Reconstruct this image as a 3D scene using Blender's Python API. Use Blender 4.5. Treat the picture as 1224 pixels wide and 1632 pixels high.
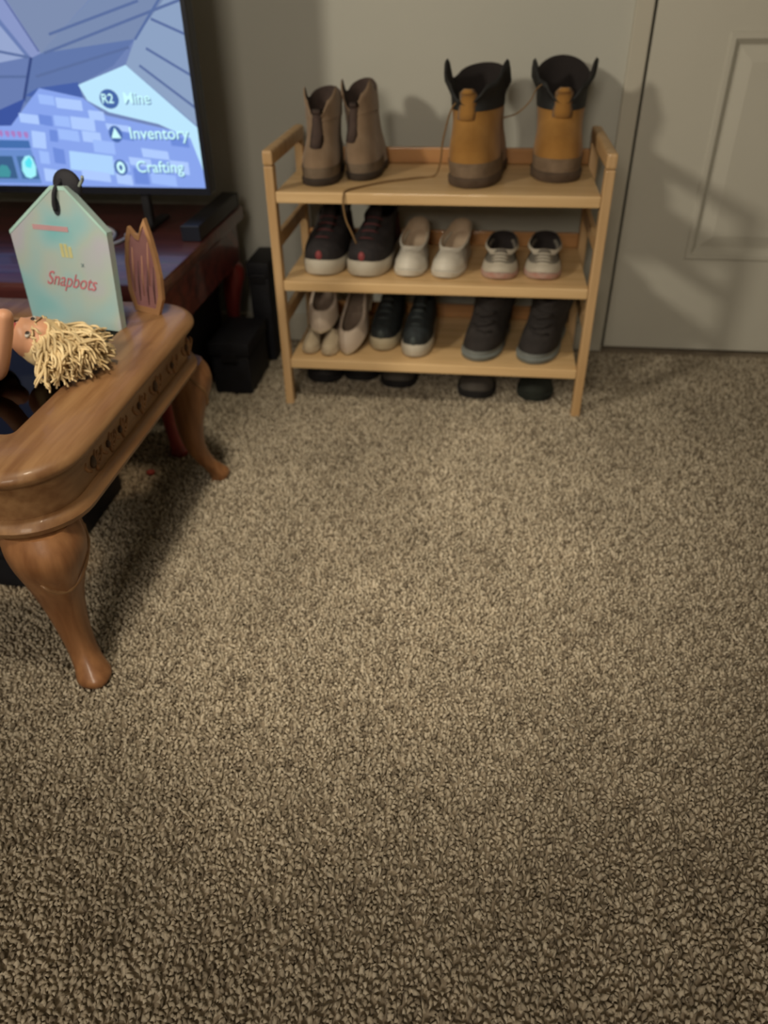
import bpy, bmesh, math, random
import numpy as np
from mathutils import Matrix, Vector

for o in list(bpy.data.objects):
    bpy.data.objects.remove(o, do_unlink=True)
SC = bpy.context.scene
C = SC.collection
random.seed(7)
PI = math.pi

# ---------------------------------------------------------------- camera
CAM_H = 0.8824
cd = bpy.data.cameras.new('camera')
cam = bpy.data.objects.new('camera', cd); C.objects.link(cam)
RIGHT = Vector((0.992396, 0.122273, -0.014110))
UP = Vector((-0.059445, 0.576514, 0.814922))
FWD = Vector((-0.107778, 0.807887, -0.579399))
cam.matrix_world = Matrix(((RIGHT.x, UP.x, -FWD.x, 0), (RIGHT.y, UP.y, -FWD.y, 0),
                           (RIGHT.z, UP.z, -FWD.z, CAM_H), (0, 0, 0, 1)))
cd.sensor_fit = 'HORIZONTAL'; cd.sensor_width = 36; cd.lens = 36 * 1229.34 / 1224
cd.clip_start = 0.02
cd.dof.use_dof = True; cd.dof.focus_distance = 0.88; cd.dof.aperture_fstop = 5.0
SC.camera = cam

# ---------------------------------------------------------------- world, lamps, exposure
SC.view_settings.view_transform = 'Standard'
SC.view_settings.look = 'None'
SC.view_settings.exposure = 0.0
SC.view_settings.gamma = 1.0
SC.view_settings.use_curve_mapping = False
w = bpy.data.worlds.new('world'); SC.world = w; w.use_nodes = True
w.node_tree.nodes['Background'].inputs[0].default_value = (0.9, 0.8, 0.66, 1)
w.node_tree.nodes['Background'].inputs[1].default_value = 0.02


def lamp(name, kind, loc, target, energy, color, **kw):
    d = bpy.data.lights.new(name, kind); d.energy = energy; d.color = color
    for k, v in kw.items():
        setattr(d, k, v)
    o = bpy.data.objects.new(name, d); C.objects.link(o)
    o.location = loc
    o.rotation_euler = (Vector(target) - Vector(loc)).to_track_quat('-Z', 'Y').to_euler()
    return o


# shaded lamp standing at the left, behind the photographer's shoulder; it throws the long shadows to the right
lamp('lamp_shade_glow', 'SPOT', (-1.9, -0.30, 1.62), (0.30, 1.95, 0.62), 122, (1.0, 0.90, 0.72), shadow_soft_size=0.12, spot_size=math.radians(58), spot_blend=1.0)
# added ceiling spot, no fitting seen: lays a soft pool on the carpet
lamp('carpet_pool_spot', 'SPOT', (-0.30, 0.45, 2.37), (-0.20, 1.20, 0.0), 160, (1.0, 0.88, 0.68), shadow_soft_size=0.14, spot_size=math.radians(40), spot_blend=1.0)
# added fill behind the viewer, no such lamp known: softly brightens the shelves
lamp('front_fill', 'AREA', (-0.35, -1.55, 1.75), (0.0, 2.0, 0.75), 31, (1.0, 0.88, 0.72), size=0.7)

# ---------------------------------------------------------------- materials
MATS = {}


def lin(c):
    return tuple((x / 12.92 if x <= 0.04045 else ((x + 0.055) / 1.055) ** 2.4) for x in c)


def rgb(r, g, b):
    return lin((r / 255, g / 255, b / 255))


def mat(name, col, rough=0.7, col2=None, scale=20.0, stretch=(1, 1, 1), bump=0.0, bscale=None, spec=0.4, coat=0.0,
        metal=0.0, detail=3.0, sheen=0.0):
    if name in MATS:
        return MATS[name]
    m = bpy.data.materials.new(name); m.use_nodes = True
    nt = m.node_tree; b = nt.nodes['Principled BSDF']
    b.inputs['Roughness'].default_value = rough
    b.inputs['Specular IOR Level'].default_value = spec
    b.inputs['Metallic'].default_value = metal
    b.inputs['Coat Weight'].default_value = coat
    b.inputs['Sheen Weight'].default_value = sheen
    b.inputs['Base Color'].default_value = (*col, 1)
    tc = nt.nodes.new('ShaderNodeTexCoord'); mp = nt.nodes.new('ShaderNodeMapping')
    mp.inputs['Scale'].default_value = stretch
    nt.links.new(tc.outputs['Object'], mp.inputs['Vector'])
    c2 = col2 or tuple(x * 0.8 for x in col)
    n = nt.nodes.new('ShaderNodeTexNoise'); n.inputs['Scale'].default_value = scale; n.inputs['Detail'].default_value = detail
    nt.links.new(mp.outputs[0], n.inputs['Vector'])
    r = nt.nodes.new('ShaderNodeValToRGB')
    r.color_ramp.elements[0].position = 0.32; r.color_ramp.elements[1].position = 0.68
    r.color_ramp.elements[0].color = (*c2, 1); r.color_ramp.elements[1].color = (*col, 1)
    nt.links.new(n.outputs['Fac'], r.inputs['Fac'])
    nt.links.new(r.outputs['Color'], b.inputs['Base Color'])
    if bump:
        n2 = nt.nodes.new('ShaderNodeTexNoise'); n2.inputs['Scale'].default_value = bscale or scale * 3
        n2.inputs['Detail'].default_value = 4
        nt.links.new(mp.outputs[0], n2.inputs['Vector'])
        bp = nt.nodes.new('ShaderNodeBump'); bp.inputs['Strength'].default_value = bump; bp.inputs['Distance'].default_value = 0.002
        nt.links.new(n2.outputs['Fac'], bp.inputs['Height']); nt.links.new(bp.outputs[0], b.inputs['Normal'])
    MATS[name] = m
    return m


def emis(name, col, strength=1.0):
    m = bpy.data.materials.new(name); m.use_nodes = True
    nt = m.node_tree
    for n in list(nt.nodes):
        nt.nodes.remove(n)
    e = nt.nodes.new('ShaderNodeEmission'); e.inputs[0].default_value = (*col, 1); e.inputs[1].default_value = strength
    o = nt.nodes.new('ShaderNodeOutputMaterial'); nt.links.new(e.outputs[0], o.inputs[0])
    MATS[name] = m
    return m


M_wall = mat('wall_paint', (0.485, 0.485, 0.435), 0.75, (0.46, 0.46, 0.41), 3, bump=0.12, bscale=160)
M_door = mat('door_paint', (0.52, 0.505, 0.44), 0.5, (0.50, 0.485, 0.42), 4, bump=0.06, bscale=90)
M_trim = mat('trim_paint', (0.50, 0.475, 0.40), 0.5, (0.48, 0.455, 0.38), 4)
M_ceil = mat('ceiling_paint', (0.60, 0.57, 0.50), 0.9, (0.56, 0.53, 0.47), 6)
M_pine = mat('pine_wood', (0.68, 0.47, 0.245), 0.5, (0.56, 0.365, 0.17), 3.0, (1.2, 14, 14), bump=0.05, coat=0.15)
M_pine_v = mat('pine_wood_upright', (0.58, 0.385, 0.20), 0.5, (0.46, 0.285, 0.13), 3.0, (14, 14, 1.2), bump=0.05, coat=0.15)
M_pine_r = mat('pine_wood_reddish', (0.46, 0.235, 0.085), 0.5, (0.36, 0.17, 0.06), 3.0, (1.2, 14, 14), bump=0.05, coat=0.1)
M_oak = mat('honey_oak', (0.29, 0.158, 0.070), 0.46, (0.18, 0.084, 0.033), 5.0, (12, 1.0, 12), bump=0.06, coat=0.1)
M_oak_v = mat('honey_oak_upright', (0.31, 0.145, 0.060), 0.42, (0.19, 0.078, 0.030), 5.0, (12, 12, 1.0), bump=0.06, coat=0.2)
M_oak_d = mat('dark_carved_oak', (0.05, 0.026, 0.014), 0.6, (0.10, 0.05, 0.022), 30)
M_oak_c = mat('carved_oak', (0.32, 0.155, 0.06), 0.45, (0.20, 0.09, 0.035), 25)
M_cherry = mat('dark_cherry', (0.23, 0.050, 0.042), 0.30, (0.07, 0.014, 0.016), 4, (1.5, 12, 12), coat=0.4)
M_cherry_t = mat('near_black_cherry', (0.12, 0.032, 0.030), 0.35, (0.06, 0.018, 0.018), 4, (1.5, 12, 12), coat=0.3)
M_cherry_v = mat('dark_cherry_upright', (0.34, 0.05, 0.04), 0.4, (0.20, 0.028, 0.025), 4, (12, 12, 1.5), coat=0.3)
M_blackp = mat('black_plastic', (0.012, 0.012, 0.016), 0.45, (0.008, 0.008, 0.010), 30)
M_blackbox = mat('black_vinyl', (0.010, 0.011, 0.017), 0.6, (0.006, 0.006, 0.009), 40, bump=0.2, bscale=200)
M_bezel = mat('tv_bezel', (0.010, 0.013, 0.024), 0.35, (0.008, 0.010, 0.02), 10)


# ---------------------------------------------------------------- mesh helpers
def mesh_obj(name, verts, faces, m, parent=None, smooth=False, fmats=None, mats=None, autosmooth=None):
    me = bpy.data.meshes.new(name)
    me.from_pydata([tuple(v) for v in verts], [], [tuple(f) for f in faces])
    for x in (mats or [m]):
        me.materials.append(x)
    if fmats:
        for p, i in zip(me.polygons, fmats):
            p.material_index = i
    bm = bmesh.new(); bm.from_mesh(me)
    bmesh.ops.recalc_face_normals(bm, faces=bm.faces)
    bm.to_mesh(me); bm.free()
    if smooth:
        me.polygons.foreach_set('use_smooth', [True] * len(me.polygons))
        if autosmooth:
            me.set_sharp_from_angle(angle=math.radians(autosmooth))
    o = bpy.data.objects.new(name, me); C.objects.link(o)
    if parent:
        o.parent = parent
    return o


class MB:
    """collects shapes into one mesh"""
    def __init__(s):
        s.v = []; s.f = []

    def add(s, v, f):
        n = len(s.v); s.v += [tuple(x) for x in v]; s.f += [tuple(i + n for i in q) for q in f]; return s

    def box(s, x0, x1, y0, y1, z0, z1, b=0.0):
        if b <= 0:
            v = [(x, y, z) for z in (z0, z1) for y in (y0, y1) for x in (x0, x1)]
            return s.add(v, [(0, 2, 3, 1), (4, 5, 7, 6), (0, 1, 5, 4), (2, 6, 7, 3), (0, 4, 6, 2), (1, 3, 7, 5)])
        bm = bmesh.new(); bmesh.ops.create_cube(bm, size=1)
        for q in bm.verts:
            q.co = Vector(((x0 + x1) / 2 + q.co.x * (x1 - x0), (y0 + y1) / 2 + q.co.y * (y1 - y0), (z0 + z1) / 2 + q.co.z * (z1 - z0)))
        bmesh.ops.bevel(bm, geom=list(bm.edges), offset=b, segments=2, affect='EDGES', profile=0.6)
        bm.verts.index_update()
        s.add([q.co[:] for q in bm.verts], [[q.index for q in f.verts] for f in bm.faces]); bm.free()
        return s

    def rings(s, rings, cap0=True, cap1=True, closed=True):
        n = len(rings[0]); v = [p for r in rings for p in r]; f = []
        for i in range(len(rings) - 1):
            for k in range(n if closed else n - 1):
                k2 = (k + 1) % n
                f.append((i * n + k, i * n + k2, (i + 1) * n + k2, (i + 1) * n + k))
        if cap0:
            f.append(tuple(range(n)))
        if cap1:
            f.append(tuple((len(rings) - 1) * n + k for k in range(n)))
        return s.add(v, f)

    def tube(s, pts, r, n=8):
        pts = [Vector(p) for p in pts]; R = []
        rr = r if isinstance(r, (list, tuple)) else [r] * len(pts)
        prev = None
        for i, p in enumerate(pts):
            t = (pts[min(i + 1, len(pts) - 1)] - pts[max(i - 1, 0)]).normalized()
            a = (prev - t * prev.dot(t)).normalized() if prev is not None and (prev - t * prev.dot(t)).length > 1e-4 else t.orthogonal().normalized()
            prev = a; b = t.cross(a)
            R.append([p + (a * math.cos(2 * PI * k / n) + b * math.sin(2 * PI * k / n)) * rr[i] for k in range(n)])
        return s.rings(R)

    def ellipsoid(s, c, rx, ry, rz, nu=14, nv=8, rot=None):
        R = []
        for i in range(nv + 1):
            ph = -PI / 2 + PI * (i + 0.02) / (nv + 0.04)
            ring = []
            for k in range(nu):
                p = Vector((rx * math.cos(ph) * math.cos(2 * PI * k / nu), ry * math.cos(ph) * math.sin(2 * PI * k / nu), rz * math.sin(ph)))
                if rot:
                    p = rot @ p
                ring.append(Vector(c) + p)
            R.append(ring)
        return s.rings(R)

    def prism(s, pts, axis, a, b):
        """outline pts (2D) extruded along axis from a to b"""
        def P(p, t):
            return {'x': (t, p[0], p[1]), 'y': (p[0], t, p[1]), 'z': (p[0], p[1], t)}[axis]
        return s.rings([[P(p, a) for p in pts], [P(p, b) for p in pts]])

    def build(s, name, m, parent=None, smooth=False, autosmooth=None):
        return mesh_obj(name, s.v, s.f, m, parent, smooth, autosmooth=autosmooth)


def spline(pts, n=6):
    """Catmull-Rom through pts"""
    P = [Vector(p) for p in pts]; P = [2 * P[0] - P[1]] + P + [2 * P[-1] - P[-2]]
    out = []
    for i in range(1, len(P) - 2):
        for k in range(n):
            t = k / n; a, b, c, d = P[i - 1:i + 3]
            out.append(0.5 * (2 * b + (c - a) * t + (2 * a - 5 * b + 4 * c - d) * t * t + (3 * b - a - 3 * c + d) * t ** 3))
    out.append(P[-2])
    return out


def thing(name, label, cat, loc=(0, 0, 0), rot=(0, 0, 0), group=None):
    o = bpy.data.objects.new(name, None); C.objects.link(o)
    o.empty_display_size = 0.03
    o.location = loc; o.rotation_euler = rot
    return tag(o, label, cat, group)


def tag(o, label, cat, group=None):
    o['label'] = label; o['category'] = cat
    if group:
        o['group'] = group
    return o


def struct(o, label=None, cat=None):
    o['kind'] = 'structure'
    if label:
        o['label'] = label; o['category'] = cat
    return o


def interp(tab, x):
    for (a, va), (b, vb) in zip(tab, tab[1:]):
        if x <= b:
            t = 0 if b == a else max(0, (x - a) / (b - a)); return va + (vb - va) * t
    return tab[-1][1]


# ================================================================ SETTING
WY = 2.067            # face of the wall behind the rack
X0, X1, Y0, ZC = -2.7, 1.9, -1.9, 2.4
struct(MB().box(X0, X1, Y0, WY + .3, -0.06, -0.004).build('floor', mat('carpet_backing', (0.36, 0.30, 0.22), 0.95, (0.26, 0.21, 0.15), 160)),
       'beige and brown flecked carpet floor', 'floor')
# wall with the opening of the door
dl, dr, dh = 0.338, 1.115, 2.04
wb = MB().box(X0, dl, WY, WY + 0.1, 0, ZC).box(dr, X1, WY, WY + 0.1, 0, ZC).box(dl, dr, WY, WY + 0.1, dh, ZC)
struct(wb.build('wall_back', M_wall), 'plain beige wall behind the shoe rack', 'wall')
struct(MB().box(X0 - 0.1, X0, Y0, WY, 0, ZC).build('wall_left', M_wall), 'beige wall at the left of the room', 'wall')
struct(MB().box(X1, X1 + 0.1, Y0, WY, 0, ZC).build('wall_right', M_wall), 'beige wall at the right of the room', 'wall')
struct(MB().box(X0, X1, Y0 - 0.1, Y0, 0, ZC).build('wall_front', M_wall), 'beige wall behind the viewer', 'wall')
struct(MB().box(X0, X1, Y0, WY, ZC, ZC + 0.1).build('ceiling', M_ceil), 'off white ceiling', 'ceiling')
struct(MB().box(X0, 0.297, WY - 0.012, WY, 0, 0.075, 0.003).build('baseboard_back', M_trim), 'low beige baseboard behind the shoe rack', 'baseboard')

# door casing: left upright, right upright and head
tr = bpy.data.objects.new('trim_1', None); C.objects.link(tr); struct(tr, 'pale beige door casing beside the shoe rack', 'trim')
for a, b, c, d in ((0.297, dl - 0.001, 0, dh), (dr + 0.001, dr + 0.045, 0, dh)):
    MB().box(a, b, WY - 0.014, WY + 0.05, c, d, 0.003).build('casing_upright', M_trim, tr)
MB().box(0.297, dr + 0.045, WY - 0.014, WY + 0.05, dh + 0.001, dh + 0.045, 0.003).build('casing_head', M_trim, tr)
MB().box(dl - 0.0005, dl + 0.02, WY + 0.03, WY + 0.06, 0, dh).build('gap_shade_strip', mat('shadow_gap', (0.05, 0.04, 0.03), 0.9), tr)  # near-black strip behind the door gap, coloured as the shade there

# panelled door
door = bpy.data.objects.new('door_1', None); C.objects.link(door); struct(door, 'pale panelled interior door right of the shoe rack', 'door')
dx0, dx1, dz0, dz1, dyf = dl + 0.006, dr - 0.006, 0.014, dh - 0.004, WY - 0.008
pl, pr = 0.518, 0.935
panels = [(0.265, 0.742), (0.93, 1.86)]
slab = MB()
slab.box(dx0, dx1, dyf + 0.008, dyf + 0.04, dz0, dz1)
slab.box(dx0, pl, dyf, dyf + 0.008, dz0, dz1).box(pr, dx1, dyf, dyf + 0.008, dz0, dz1)
zz = [dz0] + [q for p in panels for q in p] + [dz1]
for i in range(0, len(zz), 2):
    slab.box(pl, pr, dyf, dyf + 0.008, zz[i], zz[i + 1])
slab.build('door_leaf', M_door, door)
for a, b in panels:
    m = MB()
    # moulding frame around the sunk field: stepped rings
    R = []
    for off, y in ((-0.010, dyf - 0.0005), (-0.006, dyf - 0.005), (0.004, dyf - 0.005), (0.016, dyf + 0.0075)):
        R.append([(pl + off, y, a + off), (pr - off, y, a + off), (pr - off, y, b - off), (pl + off, y, b - off)])
    m.rings(R, False, False).build('panel_moulding', M_door, door)
    R = []
    for off, y in ((0.022, dyf + 0.0078), (0.050, dyf - 0.001), (0.052, dyf - 0.001)):
        R.append([(pl + off, y, a + off), (pr - off, y, a + off), (pr - off, y, b - off), (pl + off, y, b - off)])
    MB().rings(R, False, True).build('raised_panel', M_door, door)

# ---------------------------------------------------------------- carpet pile (nobody could count it)
rng = np.random.default_rng(3)


def pile(x0, x1, y0, y1, sp, r, h):
    nx, ny = int((x1 - x0) / sp), int((y1 - y0) / sp)
    gx, gy = np.meshgrid(np.arange(nx), np.arange(ny))
    x = x0 + (gx + (gy % 2) * 0.5 + rng.uniform(-.38, .38, gx.shape)) * sp
    y = y0 + (gy + rng.uniform(-.38, .38, gx.shape)) * sp
    x = x.ravel(); y = y.ravel()
    N = len(x)
    hh = h * rng.uniform(.72, 1.2, N); rr = r * rng.uniform(.75, 1.25, N); a0 = rng.uniform(0, 2 * PI, N)
    lx = rng.normal(0, .6, N) * hh * .6; ly = rng.normal(.1, .6, N) * hh * .6
    V = np.zeros((N, 7, 3), np.float32)
    for k in range(3):
        a = a0 + k * 2 * PI / 3
        V[:, k, 0] = x + np.cos(a) * rr * .7; V[:, k, 1] = y + np.sin(a) * rr * .7; V[:, k, 2] = -.0045
        a = a + .6
        V[:, 3 + k, 0] = x + np.cos(a) * rr + lx * .5; V[:, 3 + k, 1] = y + np.sin(a) * rr + ly * .5; V[:, 3 + k, 2] = -.0045 + hh * .62
    V[:, 6, 0] = x + lx; V[:, 6, 1] = y + ly; V[:, 6, 2] = -.0045 + hh
    T = []
    for k in range(3):
        k2 = (k + 1) % 3
        T += [(k, k2, 3 + k2), (k, 3 + k2, 3 + k), (3 + k, 3 + k2, 6)]
    T = np.array(T, np.int64)
    F = (np.arange(N)[:, None, None] * 7 + T[None]).reshape(-1, 3)
    # colour per tuft: beige, tan, brown and dark flecks in small clumps
    clump = np.sin(x * 431 + 3 * np.sin(y * 197)) * np.sin(y * 389 + 2 * np.sin(x * 233))
    q = rng.uniform(0, 1, N) + .16 * clump
    pal = np.array([(.22, .182, .133), (.32, .27, .20), (.42, .36, .27), (.48, .415, .315), (.53, .465, .36)])
    idx = np.digitize(q, [.12, .27, .55, .82])
    col = pal[idx] * rng.uniform(.88, 1.12, (N, 1))
    return V.reshape(-1, 3), F, np.repeat(col, 7, 0)


vs, fs, cs = [], [], []; base = 0
for args in ((-1.05, 1.05, .18, 1.10, .0057, .0037, .0090), (-1.25, 1.3, 1.10, 2.05, .0063, .0041, .0090),
             (1.05, 1.88, .18, 1.10, .012, .0085, .0080), (1.3, 1.88, 1.10, 2.05, .012, .0085, .0080),
             (-1.05, 1.88, -.6, .18, .012, .0085, .0080)):
    v, f, c = pile(*args); vs.append(v); fs.append(f + base); cs.append(c); base += len(v)
V = np.concatenate(vs); F = np.concatenate(fs); CC = np.concatenate(cs)
me = bpy.data.meshes.new('carpet_pile')
me.vertices.add(len(V)); me.vertices.foreach_set('co', V.astype(np.float32).ravel())
me.loops.add(F.size); me.loops.foreach_set('vertex_index', F.astype(np.int32).ravel())
me.polygons.add(len(F)); me.polygons.foreach_set('loop_start', np.arange(0, F.size, 3, dtype=np.int32))
me.update(calc_edges=True)
at = me.color_attributes.new('tuft', 'FLOAT_COLOR', 'POINT')
at.data.foreach_set('color', np.concatenate([CC, np.ones((len(CC), 1))], 1).astype(np.float32).ravel())
mc = bpy.data.materials.new('carpet_yarn'); mc.use_nodes = True
b = mc.node_tree.nodes['Principled BSDF']; b.inputs['Roughness'].default_value = 0.95; b.inputs['Specular IOR Level'].default_value = 0.1
ca = mc.node_tree.nodes.new('ShaderNodeAttribute'); ca.attribute_name = 'tuft'
# slightly worn and brushed patches of the pile
tn = mc.node_tree.nodes.new('ShaderNodeTexNoise'); tn.inputs['Scale'].default_value = 5; tn.inputs['Detail'].default_value = 2
tcn = mc.node_tree.nodes.new('ShaderNodeTexCoord'); mc.node_tree.links.new(tcn.outputs['Object'], tn.inputs['Vector'])
mr = mc.node_tree.nodes.new('ShaderNodeMapRange'); mr.inputs[1].default_value = .3; mr.inputs[2].default_value = .7; mr.inputs[3].default_value = .86; mr.inputs[4].default_value = 1.08
mc.node_tree.links.new(tn.outputs['Fac'], mr.inputs[0])
mx = mc.node_tree.nodes.new('ShaderNodeVectorMath'); mx.operation = 'SCALE'
mc.node_tree.links.new(ca.outputs['Color'], mx.inputs[0]); mc.node_tree.links.new(mr.outputs[0], mx.inputs['Scale'])
mc.node_tree.links.new(mx.outputs[0], b.inputs['Base Color'])
me.materials.append(mc)
po = bpy.data.objects.new('carpet_pile', me); C.objects.link(po)
tag(po, 'shaggy beige and brown flecked carpet pile covering the floor', 'carpet'); po['kind'] = 'stuff'

# ================================================================ SHOE RACK
RX0, RX1, RY0, RY1, RH = -0.451, 0.239, 1.6765, 1.9685, 0.576
SH = (0.119, 0.307, 0.496)
rack = thing('shoe_rack', 'three-tier light pine shoe rack full of shoes standing against the wall', 'shoe rack', ((RX0 + RX1) / 2, (RY0 + RY1) / 2, 0))
ox, oy = rack.location.x, rack.location.y
for x in (RX0, RX1):
    for y in (RY0, RY1):
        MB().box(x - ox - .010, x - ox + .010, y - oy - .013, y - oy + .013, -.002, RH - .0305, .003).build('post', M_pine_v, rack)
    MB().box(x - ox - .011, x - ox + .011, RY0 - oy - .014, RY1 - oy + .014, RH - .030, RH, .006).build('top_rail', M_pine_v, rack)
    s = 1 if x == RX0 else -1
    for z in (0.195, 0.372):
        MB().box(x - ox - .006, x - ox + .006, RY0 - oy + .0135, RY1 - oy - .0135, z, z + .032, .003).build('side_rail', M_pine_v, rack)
for z in SH:
    sh = MB().box(RX0 - ox + .0105, RX1 - ox - .0105, RY0 - oy + .006, RY1 - oy + .004, z - .016, z - .0005, .002).build('shelf', M_pine, rack)
    MB().box(RX0 - ox + .0105, RX1 - ox - .0105, RY0 - oy - .012, RY0 - oy + .0055, z - .023, z, .003).build('front_rail', M_pine, sh)
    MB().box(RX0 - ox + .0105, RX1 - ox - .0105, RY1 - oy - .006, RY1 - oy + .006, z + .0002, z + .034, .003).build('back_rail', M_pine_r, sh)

# ================================================================ FOOTWEAR
FOOT = [(0, 0), (.012, .30), (.04, .55), (.09, .76), (.16, .90), (.24, .98), (.31, 1), (.42, .96), (.55, .84), (.68, .76), (.82, .74), (.91, .64), (.97, .40), (1, 0)]
POINTY = [(0, 0), (.012, .16), (.04, .42), (.10, .64), (.18, .82), (.27, .93), (.34, 1), (.45, .96), (.6, .80), (.75, .70), (.86, .66), (.94, .52), (.98, .32), (1, 0)]
NR = 40


def ring(z, yf, yb, w, blend=0.0, prof=FOOT, zf=None, xo=0.0, off=0.0, sel=None):
    out = []
    yf -= off; yb += off; w += off
    for k in range(NR):
        th = 2 * PI * k / NR
        s = (1 - math.cos(th)) / 2
        side = 1 if math.sin(th) >= 0 else -1
        hw = (1 - blend) * interp(prof, s) + blend * abs(math.sin(th))
        p = (side * w * hw + xo, yf + (yb - yf) * s, z + (zf(s, abs(math.sin(th)), side) if zf else 0))
        out.append(p)
    return out


def patch(mb, rings, sel):
    """open surface over the ring points k listed in sel"""
    R = [[r[k % NR] for k in sel] for r in rings]
    return mb.rings(R, False, False, closed=False)


def make_shoe(name, label, loc, yaw, L, W, H, sole_h, M_up, M_sole, M_lin, vamp=None, wid=None, group=None, cat='shoe',
              open_f=.46, col_dip=.012, col_w=.62, tongue=None, laces=None, toe_cap=None, side=None, heel=None,
              tongue_h=.012, tongue_w=.36, roll=0.0, pitch=0.0, toe_patch=None, sole_flare=1.04, lean=0.0, xl=0.0, slope=.012, collar=None, side_k=11):
    """low shoe: toe at -y, origin under the toe; L length, W width"""
    t = thing(name, label, cat, loc, (pitch, roll, yaw), group)
    w = W / 2
    spring = lambda s, c, sd: .10 * sole_h + .006 * max(0, (.16 - s) / .16) ** 2
    sp2 = lambda s, c, sd: .006 * max(0, (.16 - s) / .16) ** 2
    MB().rings([ring(0, .012 * L, .99 * L, w * .93, zf=sp2), ring(.18 * sole_h, .002, .998 * L, w * sole_flare, zf=sp2),
                ring(.8 * sole_h, 0, L, w * sole_flare, zf=sp2), ring(sole_h, .006, L - .004, w * .98, zf=sp2)]).build('sole', M_sole, t, True, 50)
    vamp = vamp or [(0, .015), (.14, .018), (.28, .04), (.38, .085), (.46, .15), (.58, .25), (.72, .34), (.86, .42), (1, open_f)]
    wid = wid or [(0, .97), (.2, .96), (.4, .88), (.6, .78), (.8, .70), (1, col_w)]

    def R(tt, off=0.0):
        def zf(s, c, sd):
            u = max(0, (tt - .55) / .45)
            return sp2(s, c, sd) + u * (-col_dip * c + slope * (s - .35))
        return ring(sole_h + (H - sole_h) * tt, interp(vamp, tt) * L, L * (.992 - .012 * math.sin(tt * PI)) , w * interp(wid, tt), blend=.55 * tt,
                    zf=zf, off=off, xo=xl * tt)
    tts = [-.02, .08, .16, .24, .32, .40, .48, .58, .68, .78, .88, .96, 1.0]
    rs = [R(q) for q in tts]
    top = rs[-1]
    cx = sum(p[0] for p in top) / NR; cy = sum(p[1] for p in top) / NR

    def shrink(r, k, dz):
        return [(cx + (p[0] - cx) * k, cy + (p[1] - cy) * (k + .03), p[2] + dz) for p in r]
    MB().rings(rs + [shrink(top, .93, .003)], False, False).build('upper', M_up, t, True)
    MB().rings([shrink(top, .931, .0029), shrink(top, .84, -.002), shrink(top, .82, -.5 * (H - sole_h)), shrink(top, .7, -.62 * (H - sole_h))], False, True).build('lining', M_lin, t, True)
    if collar:
        MB().rings([R(q, .0015) for q in (.84, .92, 1.0)] + [shrink(R(1.0, .0015), .90, .004)], False, False).build('collar', collar, t, True)
    zt = lambda tt: sole_h + (H - sole_h) * tt
    if tongue:
        pts = [(interp(vamp, q) * L - .002, zt(q) + .002) for q in (.46, .6, .75, .9, 1.0)]
        pts.append((pts[-1][0] + .008, pts[-1][1] + tongue_h * .6)); pts.append((pts[-1][0] + .006, pts[-1][1] + tongue_h * .5))
        RR = []
        for i, (y, z) in enumerate(pts):
            ww = w * tongue_w * (1 if i < len(pts) - 1 else .75)
            RR.append([(-ww + xl * .6, y + .006, z - .004), (-ww * .6 + xl * .6, y, z + .001), (xl * .6, y - .001, z + .002), (ww * .6 + xl * .6, y, z + .001), (ww + xl * .6, y + .006, z - .004),
                       (ww * .6 + xl * .6, y + .007, z - .003), (xl * .6, y + .007, z - .003), (-ww * .6 + xl * .6, y + .007, z - .003)])
        MB().rings(RR).build('tongue', tongue, t, True)
    if laces:
        m = MB()
        for q in (.50, .62, .74, .86):
            y = interp(vamp, q) * L - .004; z = zt(q) + .003; ww = w * tongue_w * 1.15
            m.tube([(-ww + xl * q, y + .008, z - .005), (-ww * .5 + xl * q, y, z + .001), (xl * q, y - .001, z + .002), (ww * .5 + xl * q, y, z + .001), (ww + xl * q, y + .008, z - .005)], .0024, 6)
        m.build('laces', laces, t, True)
    if toe_cap:
        rr = [R(q, .0012) for q in (-.01, .08, .16, .24, .32, .40, .46)]
        patch(MB(), rr, range(-9, 10)).build('toe_cap', toe_cap, t, True)
    if toe_patch:
        MB().ellipsoid((0, interp(vamp, .16) * L + .002, sole_h + .16 * (H - sole_h)), .0085, .006, .0115, 12, 8).build('toe_badge', toe_patch, t, True)
    if side:
        for sel in (range(side_k, side_k + 5), range(NR - side_k - 4, NR - side_k + 1)):
            rr = [R(q, .0018) for q in (.10, .24, .40, .56, .70)]
            patch(MB(), rr, sel).build('side_patch', side, t, True)
    if heel:
        rr = [R(q, .0014) for q in (.0, .2, .4, .6, .8, .96)]
        patch(MB(), rr, range(15, 26)).build('heel_counter', heel, t, True)
    return t


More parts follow.
